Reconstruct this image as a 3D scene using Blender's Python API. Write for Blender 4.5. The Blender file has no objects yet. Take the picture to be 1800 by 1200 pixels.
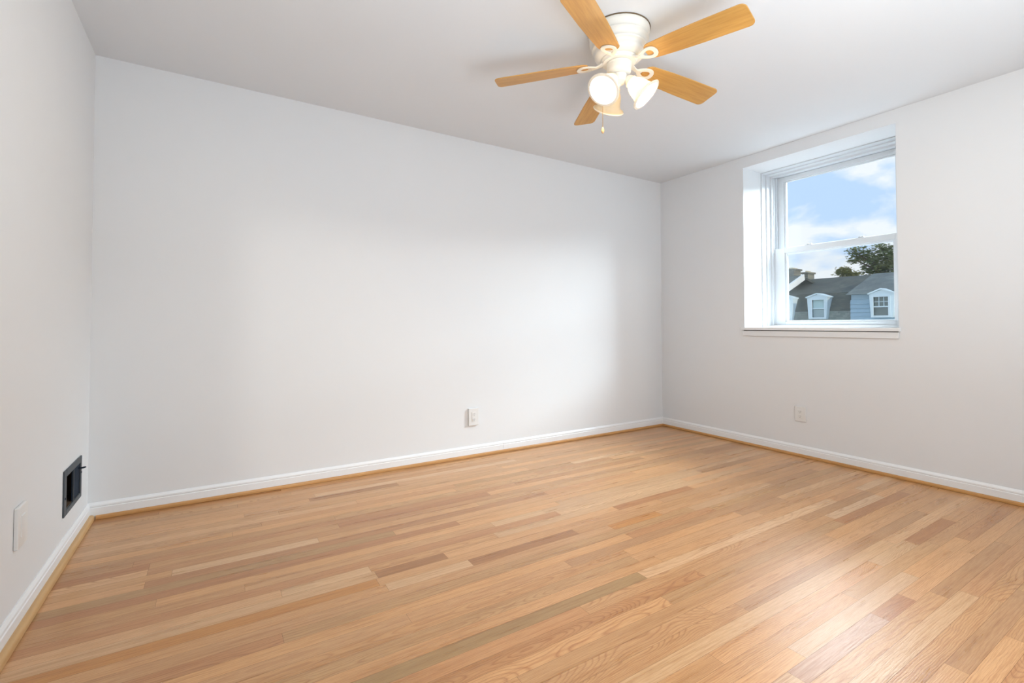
import bpy, bmesh, math, random
from mathutils import Vector, Matrix
random.seed(7)
C = bpy.context.scene.collection
PI = math.pi
L = 4.374          # room width (x from -L to 0)
H = 2.44           # ceiling height
YN = -6.2          # far wall of the added hall behind the camera
YF = -3.9          # wall behind the camera, with an added doorway that shapes the hall light

# ------------------------------------------------------------------ camera
cd = bpy.data.cameras.new('camera')
cam = bpy.data.objects.new('camera', cd); C.objects.link(cam)
yaw, pitch, roll = 0.5573715, 0.0217916, -0.0010811
f = Vector((math.sin(yaw)*math.cos(pitch), math.cos(yaw)*math.cos(pitch), math.sin(pitch)))
r = Vector((math.cos(yaw), -math.sin(yaw), 0)); u = r.cross(f)
r2 = r*math.cos(roll)+u*math.sin(roll); u2 = -r*math.sin(roll)+u*math.cos(roll)
M = Matrix.Identity(4)
for i in range(3):
    M[i][0] = r2[i]; M[i][1] = u2[i]; M[i][2] = -f[i]; M[i][3] = (-3.825, -3.286, 1.0103)[i]
cam.matrix_world = M
cd.sensor_fit = 'HORIZONTAL'; cd.sensor_width = 36
cd.lens = 839.24/1800*36
cd.shift_y = -(600-552.16)/1800
cd.clip_start = .05; cd.clip_end = 500
bpy.context.scene.camera = cam

# ------------------------------------------------------------------ colour management
vs = bpy.context.scene.view_settings
vs.view_transform = 'Standard'; vs.look = 'None'; vs.gamma = 1; vs.use_curve_mapping = False
vs.exposure = 0.07

# ------------------------------------------------------------------ node helper
class NT:
    def __init__(s, nt): s.nt = nt; nt.nodes.clear()
    def n(s, t, **kw):
        nd = s.nt.nodes.new(t)
        for k, v in kw.items():
            if k.startswith('i_'):
                nd.inputs[k[2:].replace('_', ' ')].default_value = v
            else: setattr(nd, k, v)
        return nd
    def l(s, a, b): s.nt.links.new(a, b)
    def math(s, op, a, b=None, c=None, clamp=False):
        nd = s.n('ShaderNodeMath', operation=op, use_clamp=clamp)
        for i, v in enumerate((a, b, c)):
            if v is None: continue
            if isinstance(v, (int, float)): nd.inputs[i].default_value = v
            else: s.l(v, nd.inputs[i])
        return nd.outputs[0]
    def vmath(s, op, a, b):
        nd = s.n('ShaderNodeVectorMath', operation=op)
        for i, v in enumerate((a, b)):
            if isinstance(v, (tuple, list)): nd.inputs[i].default_value = v
            else: s.l(v, nd.inputs[i])
        return nd.outputs[0]
    def ramp(s, fac, stops):
        nd = s.n('ShaderNodeValToRGB')
        e = nd.color_ramp.elements
        while len(e) < len(stops): e.new(.5)
        for i, (p, c) in enumerate(stops): e[i].position = p; e[i].color = c if len(c) == 4 else (*c, 1)
        s.l(fac, nd.inputs[0]); return nd.outputs[0]
    def mix(s, fac, a, b, bt='MIX'):
        nd = s.n('ShaderNodeMix', data_type='RGBA', blend_type=bt)
        for sock, v in ((nd.inputs[0], fac), (nd.inputs[6], a), (nd.inputs[7], b)):
            if isinstance(v, (int, float)): sock.default_value = v
            elif isinstance(v, (tuple, list)): sock.default_value = v if len(v) == 4 else (*v, 1)
            else: s.l(v, sock)
        return nd.outputs[2]

# ------------------------------------------------------------------ world: pale blue sky with soft clouds
w = bpy.data.worlds.new('sky'); bpy.context.scene.world = w; w.use_nodes = True
t = NT(w.node_tree)
tc = t.n('ShaderNodeTexCoord')
mp = t.n('ShaderNodeMapping'); mp.inputs['Scale'].default_value = (1, 1, 2.1); mp.inputs['Location'].default_value = (.35, .2, .1)
t.l(tc.outputs['Generated'], mp.inputs[0])
nz = t.n('ShaderNodeTexNoise', i_Scale=7.0, i_Detail=6.0, i_Roughness=.5, i_Distortion=.25)
t.l(mp.outputs[0], nz.inputs['Vector'])
sx = t.n('ShaderNodeSeparateXYZ'); t.l(tc.outputs['Generated'], sx.inputs[0])
hz = t.math('MULTIPLY', t.math('SUBTRACT', .285, sx.outputs[2]), 1.25)      # more cloud low down
cl = t.math('ADD', nz.outputs['Fac'], hz)
cf = t.ramp(cl, [(.53, (0, 0, 0)), (.65, (1, 1, 1))])
col = t.mix(cf, (.545, .735, 1.02), (.92, .96, 1.02))
bg = t.n('ShaderNodeBackground', i_Strength=1.0); t.l(col, bg.inputs[0])
out = t.n('ShaderNodeOutputWorld'); t.l(bg.outputs[0], out.inputs[0])

# ------------------------------------------------------------------ lights
def area(name, loc, target, sx_, sy_, power, color):
    d = bpy.data.lights.new(name, 'AREA'); d.shape = 'RECTANGLE'; d.size = sx_; d.size_y = sy_
    d.energy = power; d.color = color
    o = bpy.data.objects.new(name, d); C.objects.link(o); o.location = loc
    o.rotation_euler = (Vector(target)-Vector(loc)).to_track_quat('-Z', 'Y').to_euler()
    return o
# low sun from the right of the street (rakes along the house fronts, never enters the room)
sd = bpy.data.lights.new('sun', 'SUN'); sd.energy = 1.6; sd.angle = .02; sd.color = (1, .86, .66)
so = bpy.data.objects.new('sun', sd); C.objects.link(so)
so.rotation_euler = Vector((.12, 1, -.42)).to_track_quat('-Z', 'Y').to_euler()
# bright hazy daylight falling through the window from the open sky down the street
area('daylight_through_window', (4.4, -4.0, 5.0), (.3, -1.43, 1.7), 5.0, 4.0, 3800, (.80, .91, 1))
# bright clouds above the houses straight across the street
area('daylight_from_clouds', (6.2, 1.4, 4.7), (0, -1.5, 1.4), 3.4, 2.2, 360, (.86, .94, 1))
# added fill lamps out of view: one faces the room, one the ceiling
area('added_fill_behind_camera', (-1.7, -3.8, 1.45), (-2.8, 0, 1.15), 2.4, 1.3, 25, (.86, .94, 1))
area('added_fill_at_ceiling', (-2.7, -3.2, 1.0), (-2.6, -2.9, 2.44), 1.2, 1.2, 34, (.78, .90, 1))
# added lamp in an unseen hall, shining through the doorway behind the camera
area('added_hall_lamp', (-2.5, -6.0, 2.225), (-2.2, 0, 1.0), .12, .12, 30, (1, .97, .93))

# ------------------------------------------------------------------ mesh helpers
def box(bm, x0, x1, y0, y1, z0, z1, mi=0):
    v = [bm.verts.new((x, y, z)) for z in (z0, z1) for y in (y0, y1) for x in (x0, x1)]
    for q in ((0, 2, 3, 1), (4, 5, 7, 6), (0, 1, 5, 4), (2, 6, 7, 3), (0, 4, 6, 2), (1, 3, 7, 5)):
        fc = bm.faces.new([v[i] for i in q]); fc.material_index = mi
    return v
def prism(bm, pts, z0, z1, mi=0):
    """pts: 2D polygon extruded along z"""
    a = [bm.verts.new((p[0], p[1], z0)) for p in pts]; b = [bm.verts.new((p[0], p[1], z1)) for p in pts]
    bm.faces.new(a[::-1]).material_index = mi; bm.faces.new(b).material_index = mi
    n = len(pts)
    for i in range(n): bm.faces.new((a[i], a[(i+1) % n], b[(i+1) % n], b[i])).material_index = mi
    return a+b
def lathe(bm, prof, n=48, cap0=True, cap1=True, mi=0):
    rings = []
    for (rr, z) in prof:
        if rr < 1e-6: rings.append([bm.verts.new((0, 0, z))])
        else: rings.append([bm.verts.new((rr*math.cos(2*PI*i/n), rr*math.sin(2*PI*i/n), z)) for i in range(n)])
    for a, b in zip(rings, rings[1:]):
        for i in range(n):
            j = (i+1) % n
            if len(a) == 1 and len(b) == 1: continue
            if len(a) == 1: fc = bm.faces.new((a[0], b[i], b[j]))
            elif len(b) == 1: fc = bm.faces.new((a[i], a[j], b[0]))
            else: fc = bm.faces.new((a[i], a[j], b[j], b[i]))
            fc.material_index = mi
    if cap0 and len(rings[0]) > 1: bm.faces.new(rings[0][::-1]).material_index = mi
    if cap1 and len(rings[-1]) > 1: bm.faces.new(rings[-1]).material_index = mi
    return [v for rg in rings for v in rg]
def tube(bm, pts, rad, n=10, mi=0):
    pts = [Vector(p) for p in pts]; rings = []
    for i, p in enumerate(pts):
        d = (pts[min(i+1, len(pts)-1)]-pts[max(i-1, 0)]).normalized()
        a = d.orthogonal().normalized() if i == 0 else (rings_a - d*rings_a.dot(d)).normalized()
        rings_a = a; b = d.cross(a)
        rr = rad[i] if isinstance(rad, (list, tuple)) else rad
        rings.append([bm.verts.new(p+(a*math.cos(2*PI*k/n)+b*math.sin(2*PI*k/n))*rr) for k in range(n)])
    for a, b in zip(rings, rings[1:]):
        for k in range(n):
            bm.faces.new((a[k], a[(k+1) % n], b[(k+1) % n], b[k])).material_index = mi
    bm.faces.new(rings[0][::-1]); bm.faces.new(rings[-1])
def xf(verts, m):
    for v in verts: v.co = m @ v.co
def obj(name, bm, mat, parent=None, smooth=False, bevel=0, seg=2, loc=None):
    bmesh.ops.recalc_face_normals(bm, faces=bm.faces)
    me = bpy.data.meshes.new(name); bm.to_mesh(me); bm.free()
    for m in (mat if isinstance(mat, (list, tuple)) else [mat]): me.materials.append(m)
    o = bpy.data.objects.new(name, me); C.objects.link(o)
    if parent is not None: o.parent = parent
    if loc: o.location = loc
    if smooth:
        for p in me.polygons: p.use_smooth = True
        try: me.set_sharp_from_angle(angle=math.radians(smooth if smooth > 1 else 40))
        except Exception: pass
    if bevel:
        md = o.modifiers.new('bevel', 'BEVEL'); md.width = bevel; md.segments = seg; md.limit_method = 'ANGLE'
    return o
def tag(o, label, cat, group=None):
    o['label'] = label; o['category'] = cat
    if group: o['group'] = group
    return o
def thing(name, label, cat, loc=(0, 0, 0), group=None):
    o = bpy.data.objects.new(name, None); C.objects.link(o); o.location = loc
    o.empty_display_size = .1
    return tag(o, label, cat, group)
def struct(name, bm, mat, **kw):
    o = obj(name, bm, mat, **kw); o['kind'] = 'structure'; return o

# ------------------------------------------------------------------ materials
def mat(name, color, rough=.5, metal=0, spec=.5, bump=0, bscale=60, var=0, vscale=8, coat=0, trans=0):
    m = bpy.data.materials.new(name); m.use_nodes = True
    t = NT(m.node_tree)
    p = t.n('ShaderNodeBsdfPrincipled'); o = t.n('ShaderNodeOutputMaterial'); t.l(p.outputs[0], o.inputs[0])
    p.inputs['Base Color'].default_value = (*color, 1); p.inputs['Roughness'].default_value = rough
    p.inputs['Metallic'].default_value = metal; p.inputs['Specular IOR Level'].default_value = spec
    p.inputs['Coat Weight'].default_value = coat
    tc = t.n('ShaderNodeTexCoord')
    if var:
        nz = t.n('ShaderNodeTexNoise', i_Scale=vscale, i_Detail=4.0); t.l(tc.outputs['Object'], nz.inputs['Vector'])
        c = t.mix(nz.outputs['Fac'], tuple(v*(1-var) for v in color), tuple(min(1, v*(1+var)) for v in color))
        t.l(c, p.inputs['Base Color'])
    if bump:
        nz = t.n('ShaderNodeTexNoise', i_Scale=bscale, i_Detail=3.0); t.l(tc.outputs['Object'], nz.inputs['Vector'])
        b = t.n('ShaderNodeBump', i_Strength=bump, i_Distance=.004); t.l(nz.outputs['Fac'], b.inputs['Height'])
        t.l(b.outputs[0], p.inputs['Normal'])
    return m
def wood(name, base, dark, rough=.4, sx=6, sy=90, amount=.6):
    """simple straight grain wood: grain runs along local X"""
    m = bpy.data.materials.new(name); m.use_nodes = True; t = NT(m.node_tree)
    p = t.n('ShaderNodeBsdfPrincipled'); o = t.n('ShaderNodeOutputMaterial'); t.l(p.outputs[0], o.inputs[0])
    tc = t.n('ShaderNodeTexCoord'); mp = t.n('ShaderNodeMapping'); mp.inputs['Scale'].default_value = (sx, sy, sy)
    t.l(tc.outputs['Object'], mp.inputs[0])
    nz = t.n('ShaderNodeTexNoise', i_Scale=1.0, i_Detail=5.0, i_Roughness=.6, i_Distortion=.4); t.l(mp.outputs[0], nz.inputs['Vector'])
    fac = t.ramp(nz.outputs['Fac'], [(.35, (0, 0, 0)), (.7, (1, 1, 1))])
    c = t.mix(t.math('MULTIPLY', fac, amount), base, dark)
    t.l(c, p.inputs['Base Color']); p.inputs['Roughness'].default_value = rough
    return m

WALL = mat('painted_drywall', (.80, .81, .82), .55, spec=.3, bump=.05, bscale=35, var=.008, vscale=1.5)
CEIL = mat('ceiling_paint', (.78, .805, .83), .8, spec=.2, bump=.05, bscale=60)
TRIM = mat('white_trim_paint', (.86, .865, .87), .35)
VINYL = mat('white_vinyl', (.70, .725, .745), .35)
PLATE = mat('white_plastic', (.80, .795, .78), .3)
SLOT = mat('dark_slot', (.08, .08, .08), .5)
OAKTRIM = wood('oak_shoe_moulding', (.60, .31, .11), (.42, .20, .06), .38, 5, 60)
OAKTRIM_Y = wood('pale_oak_shoe_moulding', (.62, .38, .17), (.50, .28, .11), .42, 60, 5)
OAKTRIM_Y.node_tree.nodes['Mapping'].inputs['Scale'].default_value = (60, 5, 60)
OAKTRIM_YO = wood('orange_oak_shoe_moulding', (.58, .29, .09), (.42, .20, .06), .38)
OAKTRIM_YO.node_tree.nodes['Mapping'].inputs['Scale'].default_value = (60, 5, 60)
FANWHITE = mat('cream_enamel', (.84, .80, .72), .3)
BLADE = wood('honey_oak_blade', (.60, .325, .085), (.46, .225, .05), .4, 5, 70, .8)
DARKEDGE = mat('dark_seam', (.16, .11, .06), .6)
BRASS = mat('antique_brass', (.60, .42, .2), .35, metal=.9)
VENTGREY = mat('charcoal_enamel', (.065, .078, .09), .5, spec=.3, var=.15, vscale=60)
VENTBLUE = mat('blue_black_steel', (.016, .026, .045), .7, spec=.15)
DUCT = mat('brown_duct', (.12, .075, .04), .8, var=.3, vscale=20)

def floor_material():
    m = bpy.data.materials.new('oak_strip_floor'); m.use_nodes = True; t = NT(m.node_tree)
    p = t.n('ShaderNodeBsdfPrincipled'); o = t.n('ShaderNodeOutputMaterial'); t.l(p.outputs[0], o.inputs[0])
    uv = t.n('ShaderNodeUVMap', uv_map='plank'); s = t.n('ShaderNodeSeparateXYZ'); t.l(uv.outputs[0], s.inputs[0])
    U, V = s.outputs[0], s.outputs[1]
    tint = t.n('ShaderNodeAttribute', attribute_name='tint')
    sd = t.n('ShaderNodeAttribute', attribute_name='seed'); ss = t.n('ShaderNodeSeparateColor'); t.l(sd.outputs['Color'], ss.inputs[0])
    A, B, D = ss.outputs[0], ss.outputs[1], ss.outputs[2]; E = sd.outputs['Alpha']
    # plank cut through a tree: ring distance from a wandering pith line gives cathedral arches
    off = t.math('MULTIPLY', A, 91.7)
    cx = t.n('ShaderNodeCombineXYZ'); t.l(t.math('ADD', t.math('MULTIPLY', U, 1.1), off), cx.inputs[0]); t.l(off, cx.inputs[1])
    n1 = t.n('ShaderNodeTexNoise', i_Scale=1.0, i_Detail=2.5, i_Roughness=.55); t.l(cx.outputs[0], n1.inputs['Vector'])
    cy = t.n('ShaderNodeCombineXYZ'); t.l(t.math('ADD', t.math('MULTIPLY', U, 14), off), cy.inputs[0]); t.l(t.math('MULTIPLY', V, 55), cy.inputs[1]); t.l(off, cy.inputs[2])
    n2 = t.n('ShaderNodeTexNoise', i_Scale=1.0, i_Detail=3.0); t.l(cy.outputs[0], n2.inputs['Vector'])
    y = t.math('ADD', V, t.math('MULTIPLY', t.math('SUBTRACT', B, .5), .15))
    y = t.math('ADD', y, t.math('MULTIPLY', t.math('SUBTRACT', n2.outputs['Fac'], .5), .012))
    h = t.math('ADD', t.math('MULTIPLY', t.math('SUBTRACT', n1.outputs['Fac'], .5), t.math('ADD', .05, t.math('MULTIPLY', t.math('POWER', A, 3.0), .22))), t.math('MULTIPLY', D, .10))
    rad = t.math('SQRT', t.math('ADD', t.math('MULTIPLY', y, y), t.math('MULTIPLY', h, h)))
    rings = t.math('FRACT', t.math('MULTIPLY', rad, t.math('ADD', 130, t.math('MULTIPLY', E, 170))))
    ring = t.ramp(rings, [(0, (.9, .9, .9)), (.10, (.25, .25, .25)), (.25, (0, 0, 0)), (.70, (.08, .08, .08)), (.88, (.6, .6, .6)), (.97, (1, 1, 1))])
    # open pores, streaks along the board
    cz = t.n('ShaderNodeCombineXYZ'); t.l(t.math('ADD', t.math('MULTIPLY', U, 16), off), cz.inputs[0]); t.l(t.math('MULTIPLY', V, 480), cz.inputs[1]); t.l(off, cz.inputs[2])
    n3 = t.n('ShaderNodeTexNoise', i_Scale=1.0, i_Detail=3.0, i_Roughness=.6); t.l(cz.outputs[0], n3.inputs['Vector'])
    pore = t.ramp(n3.outputs['Fac'], [(.42, (0, 0, 0)), (.72, (1, 1, 1))])
    # broad tonal drift and mineral streaks
    cw = t.n('ShaderNodeCombineXYZ'); t.l(t.math('ADD', t.math('MULTIPLY', U, 1.6), off), cw.inputs[0]); t.l(t.math('MULTIPLY', V, 29), cw.inputs[1]); t.l(off, cw.inputs[2])
    n4 = t.n('ShaderNodeTexNoise', i_Scale=1.0, i_Detail=3.0); t.l(cw.outputs[0], n4.inputs['Vector'])
    drift = t.ramp(n4.outputs['Fac'], [(.3, (.86, .82, .76)), (.5, (1, 1, 1)), (.72, (1.0, 1.0, 1.0))])
    streak = t.ramp(n4.outputs['Fac'], [(.66, (0, 0, 0)), (.78, (1, 1, 1))])
    c = t.mix(1.0, tint.outputs['Color'], drift, 'MULTIPLY')
    c = t.mix(t.math('MULTIPLY', ring, t.math('ADD', .22, t.math('MULTIPLY', A, .45))), c, t.mix(1.0, c, (.62, .45, .33), 'MULTIPLY'))
    c = t.mix(t.math('MULTIPLY', pore, .62), c, t.mix(1.0, c, (.70, .54, .40), 'MULTIPLY'))
    c = t.mix(t.math('MULTIPLY', streak, .45), c, t.mix(1.0, c, (.66, .42, .26), 'MULTIPLY'))
    cv = t.n('ShaderNodeCombineXYZ'); t.l(t.math('ADD', t.math('MULTIPLY', U, 3.5), off), cv.inputs[0]); t.l(t.math('MULTIPLY', V, 150), cv.inputs[1]); t.l(off, cv.inputs[2])
    n5 = t.n('ShaderNodeTexNoise', i_Scale=1.0, i_Detail=2.0); t.l(cv.outputs[0], n5.inputs['Vector'])
    line = t.ramp(n5.outputs['Fac'], [(.52, (0, 0, 0)), (.66, (1, 1, 1))])
    c = t.mix(t.math('MULTIPLY', line, .42), c, t.mix(1.0, c, (.74, .58, .42), 'MULTIPLY'))
    t.l(c, p.inputs['Base Color'])
    rg = t.math('ADD', .24, t.math('MULTIPLY', n4.outputs['Fac'], .10)); t.l(rg, p.inputs['Roughness'])
    p.inputs['Specular IOR Level'].default_value = .6
    bp = t.n('ShaderNodeBump', i_Strength=.12, i_Distance=.001); t.l(t.math('ADD', pore, ring), bp.inputs['Height'])
    bp.invert = True; t.l(bp.outputs[0], p.inputs['Normal'])
    return m
FLOOR = floor_material()
SUB = mat('dark_floor_gap', (.10, .05, .02), .8)

# ------------------------------------------------------------------ floor: strip oak, boards parallel to the back wall
PW, PY0 = .0572, -2.511
TONE = dict(n=(.66, .37, .168), r=(.50, .24, .10), b=(.54, .30, .14), k=(.45, .22, .085), p=(.72, .47, .265),
            o=(.62, .29, .08), v=(.46, .285, .125), c=(.60, .35, .165), u=(.56, .33, .20))
# boards that stand out in the room: row, x from, x to, tone
SPECIAL = [(30, -L, -4.045, 'r'), (31, -L, -4.105, 'b'), (30, -3.283, -2.421, 'r'), (25, -L, -2.76, 'r'), (28, -3.961, -3.4, 'p'),
           (21, -3.6, -3.268, 'p'), (20, -3.258, -2.955, 'k'), (19, -L, -3.269, 'o'), (38, -3.349, -2.826, 'k'), (23, -2.62, -2.3, 'p'),
           (18, -2.89, -2.319, 'k'), (18, -3.25, -2.89, 'p'), (10, -3.6, -2.35, 'v'), (20, -1.94, -1.306, 'r'), (17, -2.137, -1.792, 'o'),
           (13, -1.44, -1.022, 'b'), (23, -.989, -.423, 'b'), (34, -1.594, -.97, 'p'), (22, -2.25, -1.23, 'p'), (10, -.466, 0, 'p'),
           (16, -.819, -.282, 'b'), (8, -1.079, -.488, 'p'), (7, -1.105, -.3, 'r'), (9, -1.229, -.467, 'b'), (2, -1.073, -.6, 'r'),
           (2, -1.444, -1.086, 'p'), (1, -1.808, -1.003, 'c'), (0, -2.292, -1.43, 'p'), (-1, -1.864, -1.639, 'r'), (-1, -2.399, -1.864, 'u'),
           (-2, -1.517, -.731, 'b'), (-5, -1.965, -1.22, 'b')]
def build_floor():
    bm = bmesh.new()
    uvl = bm.loops.layers.uv.new('plank')
    lt = bm.loops.layers.float_color.new('tint'); ls = bm.loops.layers.float_color.new('seed')
    rnd = random.Random(11)
    k0, k1 = int(math.floor((YN-PY0)/PW)), int(math.ceil((0-PY0)/PW))
    for k in range(k0, k1):
        y0, y1 = PY0+k*PW, PY0+(k+1)*PW
        y0c, y1c = max(y0, YN), min(y1, 0.0)
        sp = sorted([s for s in SPECIAL if s[0] == k], key=lambda s: s[1])
        segs = []; x = -L
        def fill(a, b):
            x = a
            while x < b-1e-4:
                ln = rnd.uniform(.55, 2.3)
                if b-(x+ln) < .3: ln = b-x
                ln = min(ln, b-x)
                segs.append((x, x+ln, None)); x += ln
        for s in sp:
            if s[1] > x: fill(x, s[1])
            segs.append((max(x, s[1]), s[2], s[3])); x = s[2]
        # start with a random cut so that joints do not line up at the wall
        if not sp: 
            c = -L+rnd.uniform(.15, 1.4); segs.append((-L, c, None)); x = c
        fill(x, 0)
        for (a, b, tone) in segs:
            g = .0003
            vs_ = [bm.verts.new(q) for q in ((a+g, y0c+g, 0), (b-g, y0c+g, 0), (b-g, y1c-g, 0), (a+g, y1c-g, 0))]
            fc = bm.faces.new(vs_)
            if tone: base = Vector(TONE[tone]); j = .03
            else:
                q = rnd.random()
                base = Vector(TONE['n']); j = .10
                if q < .13: base = base.lerp(Vector(TONE['p']), rnd.uniform(.4, .9))
                elif q < .25: base = base.lerp(Vector(TONE['b']), rnd.uniform(.3, .8))
                elif q < .34: base = base.lerp(Vector(TONE['r']), rnd.uniform(.3, .8))
                elif q < .40: base = base.lerp(Vector(TONE['v']), rnd.uniform(.3, .6))
            br = 1+rnd.uniform(-j, j); hu = rnd.uniform(-.04, .04)
            tint = (base[0]*br, base[1]*br*(1+hu*.4), base[2]*br*(1+hu*1.5), 1)
            seed = (rnd.random(), rnd.random(), rnd.random(), rnd.random())
            if tone == 'c': seed = (.37, .5, .0, .35)
            for lp in fc.loops:
                co = lp.vert.co
                lp[uvl].uv = (co.x-a, co.y-(y0+y1)/2); lp[lt] = tint; lp[ls] = seed
    v = [bm.verts.new(q) for q in ((-L-.1, YN-.1, -.0025), (.6, YN-.1, -.0025), (.6, .1, -.0025), (-L-.1, .1, -.0025))]
    fc = bm.faces.new(v); fc.material_index = 1
    v2 = [bm.verts.new(q) for q in ((-L-.1, YN-.1, -.12), (-L-.1, .1, -.12), (.6, .1, -.12), (.6, YN-.1, -.12))]
    bm.faces.new(v2).material_index = 1
    me = bpy.data.meshes.new('floor')
    bm.normal_update(); bm.to_mesh(me); bm.free()
    me.materials.append(FLOOR); me.materials.append(SUB)
    o = bpy.data.objects.new('floor', me); C.objects.link(o); o['kind'] = 'structure'
    return o
build_floor()

# ------------------------------------------------------------------ walls and ceiling
WY0, WY1, WZ0, WZ1 = -1.966, -.888, .985, 2.347      # window opening in the right wall
TW = .62                                              # thickness of the masonry wall
bm = bmesh.new(); box(bm, -L-.2, TW, 0, .2, -.12, H+.15); struct('wall_back', bm, WALL)
bm = bmesh.new()
box(bm, 0, TW, YN, WY0, -.12, H); box(bm, 0, TW, WY1, 0, -.12, H)
box(bm, 0, TW, WY0, WY1, -.12, WZ0); box(bm, 0, TW, WY0, WY1, WZ1, H)
bmesh.ops.remove_doubles(bm, verts=bm.verts, dist=1e-5)
struct('wall_right', bm, WALL)
VY0, VY1, VZ0, VZ1 = -.462, -.194, .194, .349          # hole for the duct behind the vent
bm = bmesh.new()
box(bm, -L-.2, -L, YN, VY0, -.12, H); box(bm, -L-.2, -L, VY1, 0, -.12, H)
box(bm, -L-.2, -L, VY0, VY1, -.12, VZ0); box(bm, -L-.2, -L, VY0, VY1, VZ1, H)
bmesh.ops.remove_doubles(bm, verts=bm.verts, dist=1e-5)
struct('wall_left', bm, WALL)
bm = bmesh.new(); 
box(bm, -L, -2.915, YF-.12, YF, 0, H); box(bm, -1.70, 0, YF-.12, YF, 0, H); box(bm, -2.915, -1.70, YF-.12, YF, 2.03, H)  # doorway added so the hall light falls as a patch on the back wall
struct('wall_front', bm, WALL)
bm = bmesh.new(); box(bm, -L-.2, TW, YN-.2, YN, -.12, H+.15); struct('wall_added_hall', bm, WALL)
bm = bmesh.new(); box(bm, -L-.2, TW, YN, 0, H, H+.15); struct('ceiling', bm, CEIL)

# baseboards with a stepped cap (profile: offset from wall, height) and wooden shoe moulding
BPROF = [(0, 0), (.0125, 0), (.0125, .058), (.0095, .062), (.0115, .066), (.0105, .073), (.006, .080), (.003, .085), (0, .085)]
def run(bm, prof, p0, p1, nrm, m0=0, m1=0):
    """extrude profile from p0 to p1 on the floor; nrm points into the room; m = mitre (+1 shortens with offset)"""
    p0, p1, nrm = Vector(p0), Vector(p1), Vector(nrm); d = (p1-p0).normalized()
    a = [bm.verts.new(p0+nrm*o+d*(m0*o)+Vector((0, 0, z))) for o, z in prof]
    b = [bm.verts.new(p1+nrm*o-d*(m1*o)+Vector((0, 0, z))) for o, z in prof]
    n = len(prof)
    bm.faces.new(a); bm.faces.new(b[::-1])
    for i in range(n): bm.faces.new((a[i], b[i], b[(i+1) % n], a[(i+1) % n]))
bm = bmesh.new()
run(bm, BPROF, (-L, 0, 0), (-1.866, 0, 0), (0, -1, 0), 1, 0)     # two lengths butt near the outlet
run(bm, BPROF, (-1.8645, 0, 0), (0, 0, 0), (0, -1, 0), 0, 1)
struct('baseboard_back', bm, TRIM)
bm = bmesh.new(); run(bm, BPROF, (0, YF, 0), (0, 0, 0), (-1, 0, 0), 0, 1); struct('baseboard_right', bm, TRIM)
bm = bmesh.new(); run(bm, BPROF, (-L, YF, 0), (-L, 0, 0), (1, 0, 0), 0, 1); struct('baseboard_left', bm, TRIM)
bm = bmesh.new(); run(bm, BPROF, (-1.70, YF, 0), (0, YF, 0), (0, 1, 0), 0, 1); struct('baseboard_front', bm, TRIM)
def shoe(o0, w_, h_):
    return [(o0, .0006)]+[(o0+w_*math.cos(a), .0006+.004+(h_-.004)*math.sin(a)) for a in [i*PI/2/7 for i in range(8)]]+[] if False else \
        [(o0, .0015), (o0+w_, .0015)]+[(o0+w_*math.cos(a)**.6, .004+(h_-.004)*math.sin(a)**.8) for a in [i*PI/2/7 for i in range(8)]]
S1 = shoe(.0125, .012, .021); S2 = shoe(.0125, .020, .026)
bm = bmesh.new(); run(bm, S1, (-L+.036, 0, 0), (0, 0, 0), (0, -1, 0), 0, 1); struct('trim_1', bm, OAKTRIM, smooth=45)
bm = bmesh.new(); run(bm, S1, (0, YF, 0), (0, 0, 0), (-1, 0, 0), 0, 1); struct('trim_2', bm, OAKTRIM_YO, smooth=45)
bm = bmesh.new(); run(bm, S2, (-L, YF, 0), (-L, -.016, 0), (1, 0, 0), 0, 0); struct('trim_3', bm, OAKTRIM_Y, smooth=45)

# ------------------------------------------------------------------ window
def glass_mat(name, tint=(1, 1, 1)):
    m = bpy.data.materials.new(name); m.use_nodes = True; t = NT(m.node_tree)
    o = t.n('ShaderNodeOutputMaterial'); tr = t.n('ShaderNodeBsdfTransparent'); tr.inputs[0].default_value = (*tint, 1)
    gl = t.n('ShaderNodeBsdfGlossy', i_Roughness=.02)
    mx = t.n('ShaderNodeMixShader'); mx.inputs[0].default_value = .012; t.l(tr.outputs[0], mx.inputs[1]); t.l(gl.outputs[0], mx.inputs[2])
    t.l(mx.outputs[0], o.inputs[0]); return m
GLASS = glass_mat('window_glass', (.97, .985, .98))
def screen_mat():
    m = bpy.data.materials.new('insect_screen'); m.use_nodes = True; t = NT(m.node_tree)
    o = t.n('ShaderNodeOutputMaterial'); tr = t.n('ShaderNodeBsdfTransparent'); df = t.n('ShaderNodeBsdfDiffuse')
    df.inputs[0].default_value = (.22, .25, .26, 1); mx = t.n('ShaderNodeMixShader'); mx.inputs[0].default_value = .045
    t.l(tr.outputs[0], mx.inputs[1]); t.l(df.outputs[0], mx.inputs[2]); t.l(mx.outputs[0], o.inputs[0]); return m
SCREEN = screen_mat()
win = bpy.data.objects.new('window_1', None); C.objects.link(win); win['kind'] = 'structure'
win.location = (.264, (WY0+WY1)/2, WZ0)
def wobj(name, bm, m, parent=win, **kw):
    for v in bm.verts: v.co -= win.location
    return obj(name, bm, m, parent, **kw)
def frame_ring(bm, x0, x1, ins_out, ins_in, zb_out=None, zb_in=None):
    """rectangular frame in the y-z plane, insets measured from the opening"""
    a0, a1, c0, c1 = WY0+ins_out, WY1-ins_out, WZ0+(zb_out if zb_out is not None else ins_out), WZ1-ins_out
    b0, b1, d0, d1 = WY0+ins_in, WY1-ins_in, WZ0+(zb_in if zb_in is not None else ins_in), WZ1-ins_in
    box(bm, x0, x1, a0, b0, c0, c1); box(bm, x0, x1, b1, a1, c0, c1)
    box(bm, x0, x1, b0, b1, c0, d0); box(bm, x0, x1, b0, b1, d1, c1)
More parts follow.
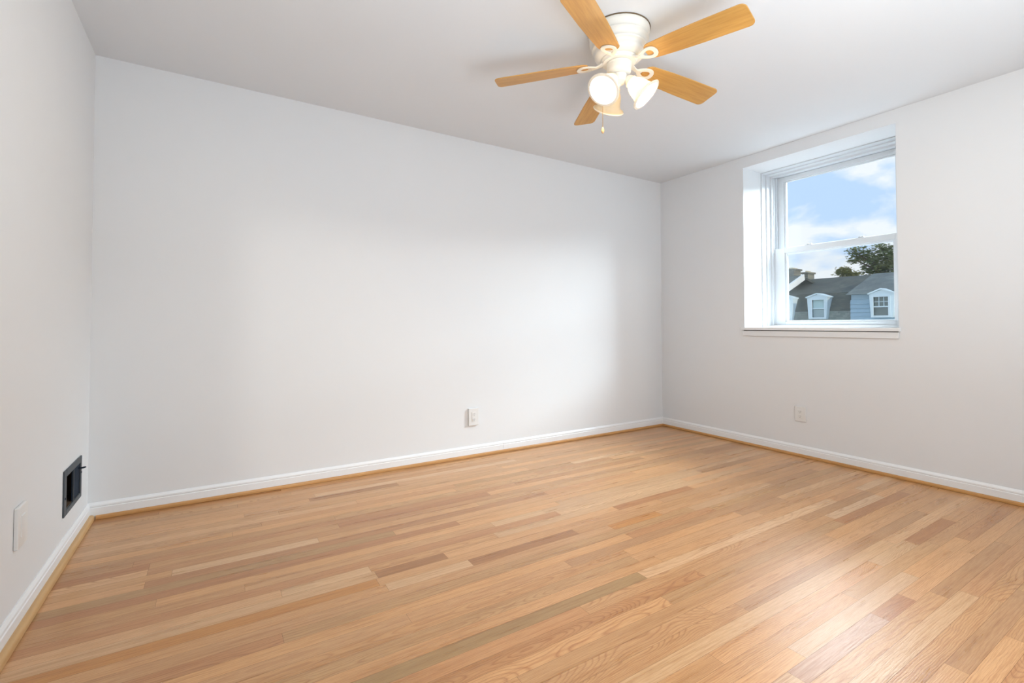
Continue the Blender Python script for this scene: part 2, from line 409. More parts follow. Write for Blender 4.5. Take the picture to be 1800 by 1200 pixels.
bm = bmesh.new(); frame_ring(bm, .264, .322, 0.001, .010, .001, .012); wobj('window_casing', bm, VINYL, bevel=.002)
bm = bmesh.new(); frame_ring(bm, .322, .374, 0.001, .020, .001, .014); wobj('window_stop', bm, VINYL, bevel=.002)
bm = bmesh.new()
frame_ring(bm, .374, .392, 0.001, .036, .001, .020)
frame_ring(bm, .392, .60, 0.001, .027, .001, .016)
wobj('window_frame', bm, VINYL, bevel=.0015)
# jamb liners: ribbed tracks each side
for s in (0, 1):
    bm = bmesh.new()
    for (x0, x1, d) in ((.395, .402, .014), (.440, .452, .016), (.498, .506, .016)):
        if s == 0: box(bm, x0, x1, WY1-.027-d, WY1-.027, WZ0+.02, WZ1-.03)
        else: box(bm, x0, x1, WY0+.027, WY0+.027+d, WZ0+.02, WZ1-.03)
    wobj('jamb_liner', bm, VINYL, bevel=.0015)
def sash(name, x0, x1, y0, y1, z0, z1, gy0, gy1, gz0, gz1):
    """outer rectangle y0..y1 z0..z1, glass daylight opening g*; returns frame"""
    bm = bmesh.new()
    box(bm, x0, x1, y0, gy0-.018, z0, z1); box(bm, x0, x1, gy1+.018, y1, z0, z1)
    box(bm, x0, x1, gy0-.018, gy1+.018, z0, gz0-.012); box(bm, x0, x1, gy0-.018, gy1+.018, gz1+.012, z1)
    xm = x0+.010                                        # glazing bead, set back
    box(bm, xm, x1-.008, gy0-.018, gy0, gz0-.012, gz1+.012); box(bm, xm, x1-.008, gy1, gy1+.018, gz0-.012, gz1+.012)
    box(bm, xm, x1-.008, gy0, gy1, gz0-.012, gz0); box(bm, xm, x1-.008, gy0, gy1, gz1, gz1+.012)
    o = wobj(name, bm, VINYL, bevel=.002)
    gx = (x0+x1)/2
    bm = bmesh.new(); box(bm, gx-.002, gx+.002, gy0-.004, gy1+.004, gz0-.004, gz1+.004); wobj('glass_pane', bm, GLASS, o)
    return o
LS = sash('lower_sash', .404, .442, WY0+.032, WY1-.032, 1.003, 1.678, -1.797, -1.030, 1.045, 1.622)
US = sash('upper_sash', .456, .494, WY0+.030, WY1-.030, 1.628, 2.318, -1.800, -1.000, 1.690, 2.268)
bm = bmesh.new(); box(bm, .530, .531, WY0+.05, WY1-.05, 1.02, 1.66); wobj('insect_screen', bm, SCREEN)
# sash locks on the meeting rail
for yy in (-1.205, -1.585):
    bm = bmesh.new(); box(bm, .409, .437, yy-.030, yy+.030, 1.678, 1.683)
    o = wobj('sash_lock', bm, VINYL, LS, bevel=.0015)
    bm = bmesh.new(); box(bm, .414, .432, yy-.022, yy+.012, 1.683, 1.692); box(bm, .404, .416, yy-.010, yy+.004, 1.684, 1.690)
    wobj('lock_lever', bm, mat('lock_grey', (.55, .57, .58), .35), o, bevel=.0015)
# finger lift at the bottom rail corner and jamb night latch dot
bm = bmesh.new(); box(bm, -.022, .264, WY0+.0005, WY1-.0005, WZ0, WZ0+.0005); 
box(bm, -.022, 0, WY0-.010, WY1+.018, WZ0-.021, WZ0); box(bm, -.022, 0, WY0, WY1, WZ0, WZ0+.0005)
wobj('window_stool', bm, TRIM, bevel=.002)
bm = bmesh.new(); box(bm, -.013, -.0003, WY0-.001, WY1+.010, WZ0-.070, WZ0-.0275); wobj('window_apron', bm, WALL, bevel=.0015)
bm = bmesh.new(); box(bm, -.004, -.0003, WY0+.003, WY1+.006, WZ0-.0275, WZ0-.021); wobj('stool_joint', bm, mat('dark_joint', (.12, .115, .11), .8))  # dark strip in the joint between stool and apron

# ------------------------------------------------------------------ outlets
def outlet(label, kind):
    """built facing +X at the origin (wall plane x=0), plate .079 x .124"""
    t_ = thing('wall_outlet', label, 'outlet', group='white wall outlets')
    wd, ht, th = kind
    bm = bmesh.new(); box(bm, .0004, th, -wd/2, wd/2, -ht/2, ht/2)
    obj('cover_plate', bm, PLATE, t_, bevel=.003, seg=3)
    bm = bmesh.new(); box(bm, th-.002, th+.0022, -wd*.21, wd*.21, -ht*.29, ht*.29)
    rc = obj('receptacle', bm, PLATE, t_, bevel=.001)
    for s in (-1, 1):
        zc = s*ht*.155
        bm = bmesh.new()
        v = lathe(bm, [(.0135, 0), (.0135, .0018)], 20); xf(v, Matrix.Translation((th+.0018, 0, zc)) @ Matrix.Rotation(PI/2, 4, 'Y'))
        obj('socket_face', bm, PLATE, rc)
        bm = bmesh.new()
        x0, x1 = th+.003, th+.0041
        box(bm, x0, x1, -.0070, -.0052, zc-.001, zc+.007); box(bm, x0, x1, .0048, .0066, zc-.002, zc+.008)
        v = lathe(bm, [(.0022, 0), (.0022, .0011)], 10); xf(v, Matrix.Translation((x0, 0, zc-.0075)) @ Matrix.Rotation(PI/2, 4, 'Y'))
        obj('socket_slots', bm, SLOT, rc)
    for s in (-1, 1):
        bm = bmesh.new()
        v = lathe(bm, [(.003, 0), (.003, .0008)], 10); xf(v, Matrix.Translation((th, 0, s*ht*.39)) @ Matrix.Rotation(PI/2, 4, 'Y'))
        obj('plate_screw', bm, PLATE, t_)
    return t_
o = outlet('white duplex outlet low on the long blank wall left of the window corner', (.086, .130, .016))
o.location = (-2.132, 0, .305); o.rotation_euler = (0, 0, -PI/2)
o = outlet('white duplex outlet on the right wall below the window', (.083, .113, .008))
o.location = (0, -1.335, .323); o.rotation_euler = (0, 0, PI)
wp = thing('wall_plate', 'white cover plate on the left wall nearest the camera, left of the dark vent', 'wall plate', (-L, -1.047, .342))
bm = bmesh.new(); box(bm, .0004, .012, -.048, .048, -.068, .068); obj('cover_plate', bm, PLATE, wp, bevel=.003, seg=3)
bm = bmesh.new(); box(bm, .010, .0145, -.019, .019, -.036, .036); obj('raised_insert', bm, PLATE, wp, bevel=.0015)

# ------------------------------------------------------------------ wall vent (register with one damper open)
vt = thing('wall_vent', 'dark grey metal air vent low on the left wall near the corner', 'vent', (-L, -.335, .275))
bm = bmesh.new()
o0, o1, q0, q1 = -.160, .160, -.100, .100
i0, i1, j0, j1 = -.122, .136, -.076, .069
for (y0, y1, z0, z1) in ((o0, i0, q0, q1), (i1, o1, q0, q1), (i0, i1, q0, j0), (i0, i1, j1, q1)): box(bm, .0005, .0065, y0, y1, z0, z1)
obj('vent_frame', bm, VENTGREY, vt, bevel=.003)
bm = bmesh.new(); box(bm, .003, .0062, .003, .009, j0, j1); obj('centre_bar', bm, VENTGREY, vt)
bm = bmesh.new(); box(bm, -.003, .001, .006, i1, j0, j1); obj('damper', bm, VENTBLUE, vt)
bm = bmesh.new()
tube(bm, [(-.012, .118, .046), (.008, .119, .046), (.020, .122, .047), (.028, .124, .048)], [.004, .004, .0045, .003], 8); obj('damper_lever', bm, VENTBLUE, vt, smooth=True)
for s in (-1, 1):
    bm = bmesh.new()
    v = lathe(bm, [(.005, 0), (.005, .001), (.003, .0022), (0, .0024)], 12); xf(v, Matrix.Translation((.0065, s*.146, -.02 if s < 0 else .02)) @ Matrix.Rotation(PI/2, 4, 'Y'))
    obj('vent_screw', bm, VENTBLUE, vt)
bm = bmesh.new()                                        # sheet metal box in the wall, open to the room
for (a, b) in (((-.18, -.0), (i0-.002, i0)),): pass
y0, y1, z0, z1 = i0, i1, j0, j1
v = [bm.verts.new(q) for q in ((-.0, y0, z0), (-.0, y1, z0), (-.0, y1, z1), (-.0, y0, z1), (-.15, y0, z0), (-.15, y1, z0), (-.15, y1, z1), (-.15, y0, z1))]
for q in ((0, 1, 5, 4), (1, 2, 6, 5), (2, 3, 7, 6), (3, 0, 4, 7), (4, 5, 6, 7)): bm.faces.new([v[i] for i in q])
obj('duct_lining', bm, DUCT, vt)

# ------------------------------------------------------------------ ceiling fan
HX, HY = -2.163, -1.609
fan = thing('ceiling_fan', 'white flush ceiling fan with five honey oak blades and three glass lamp shades', 'ceiling fan', (HX, HY, H))
def lt_(prof, name, m, parent=fan, n=56, smooth=35):
    bm = bmesh.new(); lathe(bm, prof, n); return obj(name, bm, m, parent, smooth=smooth)
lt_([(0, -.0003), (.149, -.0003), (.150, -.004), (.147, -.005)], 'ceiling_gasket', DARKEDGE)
lt_([(.146, -.0052), (.1475, -.012), (.1455, -.022), (.1400, -.032), (.1375, -.040), (.1385, -.046), (.1420, -.050), (.1415, -.056), (.1340, -.062), (.1285, -.070),
     (.1275, -.078), (.1305, -.084), (.1325, -.088), (.1305, -.093), (.1230, -.097), (.1190, -.103), (.1180, -.108), (.1195, -.113), (.1185, -.121), (.1120, -.130), (.1030, -.136), (.0950, -.1395), (.0880, -.141), (.086, -.141)],
    'motor_housing', FANWHITE)
lt_([(.060, -.141), (.0865, -.1415), (.0880, -.144), (.0860, -.1475), (.0820, -.150), (.079, -.158), (.050, -.158)], 'flywheel', FANWHITE)
lt_([(.050, -.158), (.0605, -.160), (.0605, -.166), (.058, -.167), (.0585, -.192), (.0565, -.202), (.050, -.209), (.036, -.213), (.0, -.214)], 'switch_housing', FANWHITE)
lt_([(.030, -.213), (.036, -.2145), (.0385, -.240), (.036, -.250), (.024, -.258), (.010, -.262), (.006, -.268), (0, -.270)], 'light_fitter', FANWHITE)
# blades with leaf-shaped holders
def leaf(s, n=28, x0=.106, x1=.206, wd=.043):
    pts = []
    for i in range(n):
        a = 2*PI*i/n
        tt = (1-math.cos(a))/2                         # 0 at the hub end, 1 outside
        wdt = wd*(math.sin(a))*(.50+.62*tt)
        cxm = (x0+x1)/2
        pts.append((cxm+((x0-cxm)*math.cos(a))*s + (1-s)*.006, wdt*s))
    return pts
PITCH = Matrix.Rotation(math.radians(4.3), 4, 'Y') @ Matrix.Rotation(math.radians(-11), 4, 'X')   # slight droop, then blade pitch
BZ = -.156
for k in range(5):
    az = math.radians(-78.1+72*k)
    Rz = Matrix.Rotation(az, 4, 'Z')
    # blade outline
    pts = []
    r0, r1, w0, w1 = .148, .613, .050, .0665
    def corner(cx_, cy_, rr, a0, a1, n=7):
        return [(cx_+rr*math.cos(a0+(a1-a0)*i/(n-1)), cy_+rr*math.sin(a0+(a1-a0)*i/(n-1))) for i in range(n)]
    pts += corner(r1-.026, -w1+.026, .026, -PI/2, 0) + corner(r1-.026, w1-.026, .026, 0, PI/2)
    pts += [(.40, .0640), (.28, .0590)]
    pts += corner(r0+.036, w0-.034, .036, PI/2, PI) + corner(r0+.036, -w0+.034, .036, PI, 1.5*PI)
    pts += [(.28, -.0590), (.40, -.0640)]
    bm = bmesh.new(); vv = prism(bm, pts, 0, .0055)
    b = obj('blade', bm, BLADE, fan, bevel=.0012)
    b.matrix_basis = Rz @ Matrix.Translation((0, 0, BZ)) @ PITCH
    # holder: ring + arm, under the blade
    bm = bmesh.new()
    o_, i_ = leaf(1.0), leaf(.52)
    n = len(o_); zt, zb = -.0005, -.007
    vo = [[bm.verts.new((p[0], p[1], z)) for p in o_] for z in (zt, zb)]; vi = [[bm.verts.new((p[0], p[1], z)) for p in i_] for z in (zt, zb)]
    for i in range(n):
        j = (i+1) % n
        bm.faces.new((vo[0][i], vo[0][j], vi[0][j], vi[0][i])); bm.faces.new((vo[1][i], vi[1][i], vi[1][j], vo[1][j]))
        bm.faces.new((vo[0][i], vo[1][i], vo[1][j], vo[0][j])); bm.faces.new((vi[0][i], vi[0][j], vi[1][j], vi[1][i]))
    h_ = obj('blade_holder', bm, FANWHITE, fan, smooth=50, bevel=.0015)
    h_.matrix_basis = Rz @ Matrix.Translation((0, 0, BZ)) @ PITCH
    bm = bmesh.new()
    pr = [(.058, -.152, .016), (.080, -.155, .013), (.096, -.163, .0095), (.110, -.1685, .009), (.126, -.1695, .013)]
    sec = []
    for (x_, z_, hw) in pr:
        sec.append([bm.verts.new((x_, y_, z_+dz)) for (y_, dz) in ((-hw, .003), (hw, .003), (hw, -.003), (-hw, -.003))])
    for a, c in zip(sec, sec[1:]):
        for i in range(4): bm.faces.new((a[i], a[(i+1) % 4], c[(i+1) % 4], c[i]))
    bm.faces.new(sec[0]); bm.faces.new(sec[-1][::-1])
    a_ = obj('holder_arm', bm, FANWHITE, h_, smooth=60)
    a_.matrix_basis = (Rz @ Matrix.Translation((0, 0, BZ)) @ PITCH).inverted() @ Rz
# glass shades
def shade_mat(name, col, tr):
    m = bpy.data.materials.new(name); m.use_nodes = True; t = NT(m.node_tree)
    o = t.n('ShaderNodeOutputMaterial'); d = t.n('ShaderNodeBsdfPrincipled'); d.inputs['Base Color'].default_value = (*col, 1); d.inputs['Roughness'].default_value = .25
    tc = t.n('ShaderNodeTexCoord'); nz = t.n('ShaderNodeTexNoise', i_Scale=26.0, i_Detail=3.0, i_Distortion=1.5); t.l(tc.outputs['Object'], nz.inputs['Vector'])
    c = t.mix(nz.outputs['Fac'], col, tuple(min(1, v*1.12) for v in col)); t.l(c, d.inputs['Base Color'])
    tl = t.n('ShaderNodeBsdfTranslucent'); t.l(c, tl.inputs[0])
    mx = t.n('ShaderNodeMixShader'); mx.inputs[0].default_value = tr; t.l(d.outputs[0], mx.inputs[1]); t.l(tl.outputs[0], mx.inputs[2]); t.l(mx.outputs[0], o.inputs[0])
    return m
SHADE = shade_mat('alabaster_glass', (.90, .83, .70), .75)
def bulb_mat(name, col, st):
    m = bpy.data.materials.new(name); m.use_nodes = True; t = NT(m.node_tree)
    o = t.n('ShaderNodeOutputMaterial'); e = t.n('ShaderNodeEmission', i_Strength=st); e.inputs[0].default_value = (*col, 1); t.l(e.outputs[0], o.inputs[0]); return m
RIM = mat('cream_glass_rim', (.88, .80, .66), .25)
BULB = bulb_mat('lit_bulb', (1, .84, .60), 9)
BULBOFF = mat('unlit_bulb', (.9, .86, .78), .3)
SPROF = [(.024, .0), (.030, .004), (.031, .010), (.029, .015), (.036, .024), (.044, .040), (.048, .058), (.051, .076), (.0565, .091), (.063, .099), (.0705, .104), (.0755, .107), (.0775, .110), (.0765, .1135)]
TILT = math.radians(43)
for k, az in enumerate((-169.5, -49.5, 70.5)):
    lit = k < 2
    ax = Matrix.Rotation(math.radians(az), 4, 'Z') @ Matrix.Translation((.052, 0, -.250)) @ Matrix.Rotation(PI-TILT, 4, 'Y')   # local +z = lamp axis
    bm = bmesh.new()
    tube(bm, [(-.0, 0, -.035), (0, 0, -.018)], .009, 12)
    v = lathe(bm, [(.0, -.022), (.018, -.020), (.024, -.010), (.0262, .002), (.0255, .006), (0, .0065)], 28)
    s_ = obj('lamp_socket', bm, FANWHITE, fan, smooth=35); s_.matrix_basis = ax
    bm = bmesh.new()
    lathe(bm, [(a, b) for a, b in SPROF] + [(a-.003, b-.0005) for a, b in SPROF[::-1][1:]], 48, False, False)
    sh = obj('lamp_shade', bm, SHADE, fan, smooth=35); sh.matrix_basis = ax
    bm = bmesh.new()
    v = lathe(bm, [(.0640, .1060), (.0655, .1130), (.0670, .1142), (.0780, .1122), (.0795, .1100), (.0770, .1060), (.0640, .1060)], 48, False, False)
    obj('shade_rim', bm, RIM, sh, smooth=35)
    bm = bmesh.new()
    lathe(bm, [(.010, .004), (.012, .016), (.017, .028), (.0215, .040), (.022, .049), (.018, .060), (.010, .067), (0, .069)], 24, True, False)
    bu = obj('light_bulb', bm, BULB if lit else BULBOFF, sh, smooth=60)
    if lit:
        pd = bpy.data.lights.new('bulb_light', 'POINT'); pd.energy = 18.0; pd.color = (1, .82, .56); pd.shadow_soft_size = .02
        po = bpy.data.objects.new('bulb_light', pd); C.objects.link(po); po.parent = fan
        po.matrix_basis = ax @ Matrix.Translation((0, 0, .077))
# pull chain, with bead links and a small drop
bm = bmesh.new()
px, py = -.048*math.cos(math.radians(45.5))*0-.050, .046
tube(bm, [(px, py, -.205), (px-.006, py+.006, -.212), (px-.008, py+.008, -.225), (px-.008, py+.008, -.465)], .0011, 8)
for i in range(48):
    v = lathe(bm, [(0, -.0022), (.0018, -.0012), (.0018, .0012), (0, .0022)], 6); xf(v, Matrix.Translation((px-.008, py+.008, -.226-.005*i)))
pc = obj('pull_chain', bm, BRASS, fan)
bm = bmesh.new(); v = lathe(bm, [(0, .014), (.003, .012), (.006, .004), (.0075, -.006), (.006, -.015), (.002, -.019), (0, -.020)], 16)
pdn = obj('chain_pendant', bm, wood('pendant_wood', (.66, .42, .2), (.5, .3, .12)), pc, smooth=40, loc=(px-.008, py+.008, -.476))

# ------------------------------------------------------------------ outside: row houses across the street, tree, ground
CX, CY, CZ = -3.825, -3.286, 1.0103
def out_mat_shingle(name, a, b, sc=3):
    m = bpy.data.materials.new(name); m.use_nodes = True; t = NT(m.node_tree)
    p = t.n('ShaderNodeBsdfPrincipled', i_Roughness=.9); o = t.n('ShaderNodeOutputMaterial'); t.l(p.outputs[0], o.inputs[0])
    tc = t.n('ShaderNodeTexCoord'); mp = t.n('ShaderNodeMapping'); t.l(tc.outputs['Object'], mp.inputs[0]); mp.inputs['Rotation'].default_value = (PI/2, 0, PI/2)
    s = t.n('ShaderNodeSeparateXYZ'); t.l(tc.outputs['Object'], s.inputs[0])
    cb = t.n('ShaderNodeCombineXYZ'); t.l(s.outputs[1], cb.inputs[0]); t.l(s.outputs[2], cb.inputs[1])
    bk = t.n('ShaderNodeTexBrick', i_Scale=1.0, i_Mortar_Size=.004, i_Brick_Width=.17, i_Row_Height=.085)
    bk.inputs['Color1'].default_value = (*a, 1); bk.inputs['Color2'].default_value = (*b, 1); bk.inputs['Mortar'].default_value = tuple(v*.78 for v in a)+(1,)
    t.l(cb.outputs[0], bk.inputs['Vector'])
    nz = t.n('ShaderNodeTexNoise', i_Scale=1.3, i_Detail=4.0); t.l(tc.outputs['Object'], nz.inputs['Vector'])
    c = t.mix(1.0, bk.outputs['Color'], t.ramp(nz.outputs['Fac'], [(.3, (.8, .8, .8)), (.7, (1.15, 1.2, 1.15))]), 'MULTIPLY')
    t.l(c, p.inputs['Base Color']); return m
SHINGLE = out_mat_shingle('dark_shingle', (.092, .097, .086), (.135, .128, .108))
SLATE = out_mat_shingle('blue_grey_shingle', (.165, .185, .185), (.205, .22, .21))
MOSS = out_mat_shingle('weathered_shingle', (.19, .21, .19), (.27, .28, .25))
BRICK = out_mat_shingle('grey_brick', (.20, .19, .16), (.27, .25, .20))
def siding_mat():
    m = bpy.data.materials.new('blue_siding'); m.use_nodes = True; t = NT(m.node_tree)
    p = t.n('ShaderNodeBsdfPrincipled', i_Roughness=.6); o = t.n('ShaderNodeOutputMaterial'); t.l(p.outputs[0], o.inputs[0])
    tc = t.n('ShaderNodeTexCoord'); nz = t.n('ShaderNodeTexNoise', i_Scale=4.0, i_Detail=3.0); t.l(tc.outputs['Object'], nz.inputs['Vector'])
    t.l(t.mix(nz.outputs['Fac'], (.30, .44, .54), (.38, .53, .62)), p.inputs['Base Color']); return m
SIDING = siding_mat()
OUTWHITE = mat('outside_white_trim', (.74, .86, .90), .6)
PANE = mat('dark_pane', (.16, .20, .19), .15, var=.3, vscale=3)
BLIND = mat('pale_blind', (.50, .68, .68), .6)
BLIND2 = mat('grey_screen', (.36, .46, .47), .6)
GROUND = mat('street_asphalt', (.2, .2, .2), .9)
BW = mat('cream_chimney_stucco', (.62, .56, .42), .9)
def dormer(parent, x0, yl, yr, zb, ze, zp, wy0, wy1, wz0, wz1, grid, bz):
    """face plane x0; yl > yr (left is larger y); roof apex zp; window rectangle w*; parts under parent"""
    off = parent.location
    def T(bm):
        for v in bm.verts: v.co -= off
        return bm
    ym = (yl+yr)/2
    bm = bmesh.new()
    # front with window hole: strips, slightly wider at the eave than at the foot
    for (a, b, c, d) in ((yr, wy0, zb, ze), (wy1, yl, zb, ze), (wy0, wy1, zb, wz0), (wy0, wy1, wz1, ze)):
        for q in box(bm, x0, x0+.9, a, b, c, d):
            if abs(q.co.z-zb) < 1e-6 and (q.co.y in (yr, yl) or abs(q.co.y-yr) < 1e-5 or abs(q.co.y-yl) < 1e-5): q.co.y += .05 if q.co.y < ym else -.05
    v = [bm.verts.new((x, y, z)) for x in (x0, x0+1.2) for (y, z) in ((yr, ze), (yl, ze), (ym, zp))]
    bm.faces.new((v[0], v[1], v[2])); bm.faces.new((v[3], v[5], v[4])); bm.faces.new((v[0], v[3], v[4], v[1]))
    bm.faces.new((v[1], v[4], v[5], v[2])); bm.faces.new((v[2], v[5], v[3], v[0]))
    d = obj('dormer', T(bm), OUTWHITE, parent)
    bm = bmesh.new()                                     # pediment boards, arched a little
    n = 8; top = []
    for i in range(n+1):
        q = i/n; y = yr-.03+(yl-yr+.06)*q
        top.append((y, ze-.02+(zp-ze+.03)*(1-abs(2*q-1)**1.05)))
    for (p, q) in zip(top, top[1:]):
        vv = [bm.verts.new((x, y, z)) for x in (x0-.07, x0+.9) for (y, z) in ((p[0], p[1]), (q[0], q[1]), (q[0], q[1]+.05), (p[0], p[1]+.05))]
        for fcs in ((0, 1, 2, 3), (4, 7, 6, 5), (0, 4, 5, 1), (3, 2, 6, 7), (0, 3, 7, 4), (1, 5, 6, 2)): bm.faces.new([vv[i] for i in fcs])
    obj('dormer_pediment', T(bm), OUTWHITE, d)
    bm = bmesh.new()                                     # window trim standing proud
    tw = .07
    for (a, b, c, e) in ((wy0-tw, wy0, wz0-tw, wz1+tw), (wy1, wy1+tw, wz0-tw, wz1+tw), (wy0, wy1, wz0-tw, wz0), (wy0, wy1, wz1, wz1+tw)): box(bm, x0-.03, x0+.05, a, b, c, e)
    zm = (wz0+wz1)/2 if not grid else wz0+.47*(wz1-wz0)
    box(bm, x0+.0, x0+.06, wy0, wy1, zm-.02, zm+.025)
    if grid:
        for q in (1/3, 2/3): box(bm, x0+.03, x0+.06, wy0+(wy1-wy0)*q-.009, wy0+(wy1-wy0)*q+.009, zm, wz1)
        zz = zm+(wz1-zm)*.52; box(bm, x0+.03, x0+.06, wy0, wy1, zz-.009, zz+.009)
    obj('dormer_window', T(bm), OUTWHITE, d)
    bm = bmesh.new(); box(bm, x0+.06, x0+.09, wy0, wy1, zm, wz1); obj('upper_pane', T(bm), PANE if grid else BLIND, d)
    bm = bmesh.new(); box(bm, x0+.06, x0+.09, wy0, wy1, wz0, zm); obj('lower_pane', T(bm), PANE if grid else BLIND2, d)
    return d
def sc(y, z, x):                                        # same sight line as (18, y, z), at distance x
    k = (x-CX)/(18-CX); return (CY+(y-CY)*k, CZ+(z-CZ)*k)
GZ = -6.0
# dark mansard house
dh = thing('row_house', 'row house with dark shingled mansard roof, two white dormers and two brick chimneys', 'house', (20, 9, GZ))
def TT(bm, o):
    for v in bm.verts: v.co -= o.location
    return bm
bm = bmesh.new(); box(bm, 18.0, 23.5, 5.8, 14.0, GZ, .75); obj('wall', TT(bm, dh), BRICK, dh)
def slab(bm, poly, th=.12, mi=0):
    a = [bm.verts.new(p) for p in poly]; b = [bm.verts.new((p[0]+.05, p[1], p[2]-th)) for p in poly]
    bm.faces.new(a).material_index = mi; bm.faces.new(b[::-1]).material_index = mi
    n = len(poly)
    for i in range(n): bm.faces.new((a[i], a[(i+1) % n], b[(i+1) % n], b[i])).material_index = mi
RY, RZ = sc(6.5, 2.955, 21.0)
bm = bmesh.new()
slab(bm, [(18.0, 14.0, .7), (18.0, 5.8, .7), (18.18, 5.8, 1.62), (18.18, 14.0, 1.62)])
obj('weathered_roof_foot', TT(bm, dh), MOSS, dh)
bm = bmesh.new()
slab(bm, [(18.16, 14.0, 1.60), (18.16, 5.8, 1.60), (18.45, 5.8, 2.35), (18.45, 14.0, 2.35)])
slab(bm, [(18.45, 14.0, 2.35), (18.45, 5.8, 2.35), (21.0, 5.8, RZ), (21.0, 14.0, RZ)])
slab(bm, [(21.0, 14.0, RZ), (21.0, 5.8, RZ), (23.5, 5.8, 2.0), (23.5, 14.0, 2.3)])
obj('mansard_roof', TT(bm, dh), SHINGLE, dh)
dormer(dh, 17.95, 7.49, 6.67, 1.235, 2.16, 2.28, 6.80, 7.27, 1.31, 2.05, False, 0)
dormer(dh, 17.95, 8.96, 8.08, 1.20, 2.17, 2.30, 8.27, 8.74, 1.29, 2.05, False, 0)
# white-trimmed gable of the neighbour on the left: roof slope with a pale rake board
RKY = 8.32
bm = bmesh.new()
slab(bm, [(17.6, 14, 2.58), (17.6, RKY, 2.58), (19.2, RKY, 3.28), (19.2, 14, 3.28)])
slab(bm, [(19.2, 14, 3.28), (19.2, RKY, 3.28), (23.5, RKY, 2.3), (23.5, 14, 2.3)])
obj('gable_roof', TT(bm, dh), SHINGLE, dh)
bm = bmesh.new()
slab(bm, [(17.55, RKY, 2.60), (17.55, RKY-.09, 2.60), (19.24, RKY-.09, 3.32), (19.24, RKY, 3.32)], .26)
obj('rake_board', TT(bm, dh), mat('rake_white', (.85, .85, .82), .6), dh)
# blue house
bh = thing('row_house', 'pale blue clapboard house with grey hip roof and a white dormer window', 'house', (17.7, 3, GZ))
BL = sc(5.863, 2.226, 17.4)[0]
bm = bmesh.new()
box(bm, 17.46, 21.4, -1.5, BL-.02, GZ, 2.2)
z = -.6
while z < 1.95:                                          # overlapping boards
    vv = [bm.verts.new(q) for q in ((17.46, BL, z), (17.46, -1.5, z), (17.40, -1.5, z), (17.40, BL, z), (17.46, BL, z+.165), (17.46, -1.5, z+.165), (17.44, -1.5, z+.165), (17.44, BL, z+.165))]
    for fcs in ((0, 1, 2, 3), (4, 7, 6, 5), (3, 2, 6, 7), (0, 3, 7, 4), (1, 5, 6, 2), (0, 4, 5, 1)): bm.faces.new([vv[i] for i in fcs])
    z += .16
obj('clapboard_wall', TT(bm, bh), SIDING, bh)
HTY, HTZ = sc(5.05, 2.985, 19.2)
bm = bmesh.new()
e0 = (17.25, BL+.10, 2.17); e1 = (17.25, -1.6, 2.17); rg0 = (19.2, HTY, HTZ); rg1 = (19.2, -1.6, HTZ); b0 = (21.6, BL+.10, 2.17); b1 = (21.6, -1.6, 2.17)
vs_ = {k: bm.verts.new(p) for k, p in dict(e0=e0, e1=e1, r0=rg0, r1=rg1, b0=b0, b1=b1).items()}
bm.faces.new((vs_['e0'], vs_['e1'], vs_['r1'], vs_['r0'])); bm.faces.new((vs_['e0'], vs_['r0'], vs_['b0']))
bm.faces.new((vs_['b0'], vs_['r0'], vs_['r1'], vs_['b1'])); bm.faces.new((vs_['e0'], vs_['b0'], vs_['b1'], vs_['e1'])); bm.faces.new((vs_['e1'], vs_['b1'], vs_['r1']))
obj('hip_roof', TT(bm, bh), SLATE, bh)
def sy(y, x): return sc(y, 1, x)[0]
def szz(z_, x): return sc(0, z_, x)[1]
X2 = 17.2
dormer(bh, X2, sy(5.20, X2), sy(4.38, X2), szz(1.28, X2), szz(2.19, X2), szz(2.345, X2), sy(4.569, X2), sy(5.049, X2), szz(1.352, X2), szz(2.071, X2), True, 0)
# chimneys
def chimney(yl, yr, zt, zb, x):
    (a, zt_), (b, _), (_, zb_) = sc(yl, zt, x), sc(yr, zt, x), sc(yl, zb, x)
    bm = bmesh.new(); box(bm, x, x+.62, b, a, zb_-.35, zt_-.1); c = obj('chimney', TT(bm, dh), BRICK, dh)
    bm = bmesh.new(); box(bm, x-.05, x+.67, b-.05, a+.05, zt_-.13, zt_-.05); obj('chimney_cap', TT(bm, dh), BRICK, c)
    bm = bmesh.new(); box(bm, x+.1, x+.52, b+.1, a-.1, zt_-.06, zt_+.02); obj('flue', TT(bm, dh), BW, c)
chimney(8.45, 8.05, 3.53, 3.0, 19.6)
chimney(7.70, 7.47, 3.33, 2.96, 20.9)
# trees
def leaf_mat(name, a, b):
    m = bpy.data.materials.new(name); m.use_nodes = True; t = NT(m.node_tree)
    o = t.n('ShaderNodeOutputMaterial'); d = t.n('ShaderNodeBsdfDiffuse'); tl = t.n('ShaderNodeBsdfTranslucent')
    tc = t.n('ShaderNodeTexCoord'); nz = t.n('ShaderNodeTexNoise', i_Scale=1.1, i_Detail=3.0); t.l(tc.outputs['Object'], nz.inputs['Vector'])
    c = t.mix(t.ramp(nz.outputs['Fac'], [(.35, (0, 0, 0)), (.65, (1, 1, 1))]), a, b); t.l(c, d.inputs[0]); t.l(c, tl.inputs[0])
    mx = t.n('ShaderNodeMixShader'); mx.inputs[0].default_value = .35; t.l(d.outputs[0], mx.inputs[1]); t.l(tl.outputs[0], mx.inputs[2]); t.l(mx.outputs[0], o.inputs[0]); return m
BARK = mat('bark', (.12, .09, .07), .9, var=.3, vscale=10)
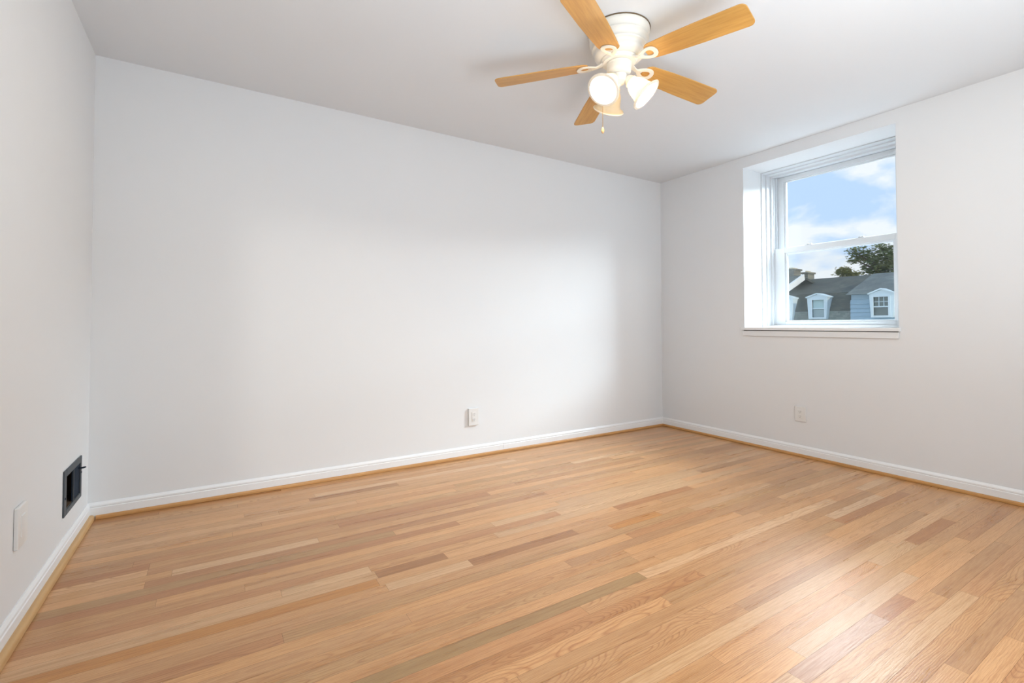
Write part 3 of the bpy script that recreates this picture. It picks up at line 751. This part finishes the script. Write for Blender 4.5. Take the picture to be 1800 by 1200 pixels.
def tree(label, blobs, base, nleaf, ls, m, seed):
    rn = random.Random(seed)
    tr = thing('tree', label, 'tree', base)
    bm = bmesh.new(); top = Vector(blobs[0][:3])-Vector(base)
    tube(bm, [(0, 0, 0), (top.x*.2, top.y*.2, top.z*.4), (top.x*.7, top.y*.7, top.z*.75), (top.x, top.y, top.z)], [.25, .2, .12, .04], 8)
    for bl in blobs[1:]:
        q = Vector(bl[:3])-Vector(base); tube(bm, [(top.x*.5, top.y*.5, top.z*.6), tuple((q+top*.6)/1.7), tuple(q)], [.1, .06, .02], 6)
    obj('trunk', bm, BARK, tr)
    bm = bmesh.new()
    tot = sum(b[3]**2 for b in blobs)
    for (x, y, z, rr) in blobs:                          # leafy sprays with gaps of sky between them
        ncl = max(5, int(55*rr*rr))
        for _c in range(ncl):
            d = Vector((rn.gauss(0, 1), rn.gauss(0, 1), rn.gauss(0, 1))).normalized()*rr*rn.uniform(.15, 1.0)**.5
            c0 = Vector((x, y, z))+Vector((d.x, d.y, d.z*.85))-Vector(base); sp = .22*rr**.5
            for _ in range(max(4, int(nleaf*rr*rr/tot/ncl))):
                p = c0+Vector((rn.gauss(0, sp), rn.gauss(0, sp), rn.gauss(0, sp*.6)))
                s = ls*rn.uniform(.6, 1.3)
                m3 = Matrix.Rotation(rn.uniform(0, 6.3), 3, 'Z') @ Matrix.Rotation(rn.uniform(-1.2, 1.2), 3, 'X')
                bm.faces.new([bm.verts.new(p+m3 @ Vector(q)) for q in ((-s, 0, 0), (0, -s*.45, 0), (s, 0, .1*s), (0, s*.45, 0))])
    obj('foliage', bm, m, tr)
def bl(y, z_, rr, x):
    a, b = sc(y, z_, x); return (x, a, b, rr*(x-CX)/(18-CX))
LEAF1 = leaf_mat('dark_green_leaves', (.11, .15, .06), (.27, .30, .13)); LEAF2 = leaf_mat('olive_leaves', (.20, .22, .075), (.34, .31, .12))
tree('tall green leafy tree rising behind the blue house roof', [bl(4.5, 3.55, .62, 29), bl(5.35, 3.75, .40, 29), bl(4.0, 3.2, .8, 29.5), bl(5.0, 3.15, .45, 29), bl(3.2, 3.6, .8, 30), bl(5.72, 3.98, .16, 28.7), bl(5.62, 3.58, .18, 28.7), bl(4.75, 3.9, .28, 29)],
     (29.5, 4.2, GZ), 9000, .10, LEAF1, 3)
tree('small olive green treetop behind the dark roof ridge', [bl(6.12, 3.05, .26, 25), bl(5.85, 3.0, .22, 25), bl(6.0, 3.22, .14, 25)], (25.2, 7.4, GZ), 1500, .085, LEAF2, 5)
bm = bmesh.new(); box(bm, TW+.05, 90, -50, 70, GZ-.1, GZ); g = struct('ground', bm, GROUND)
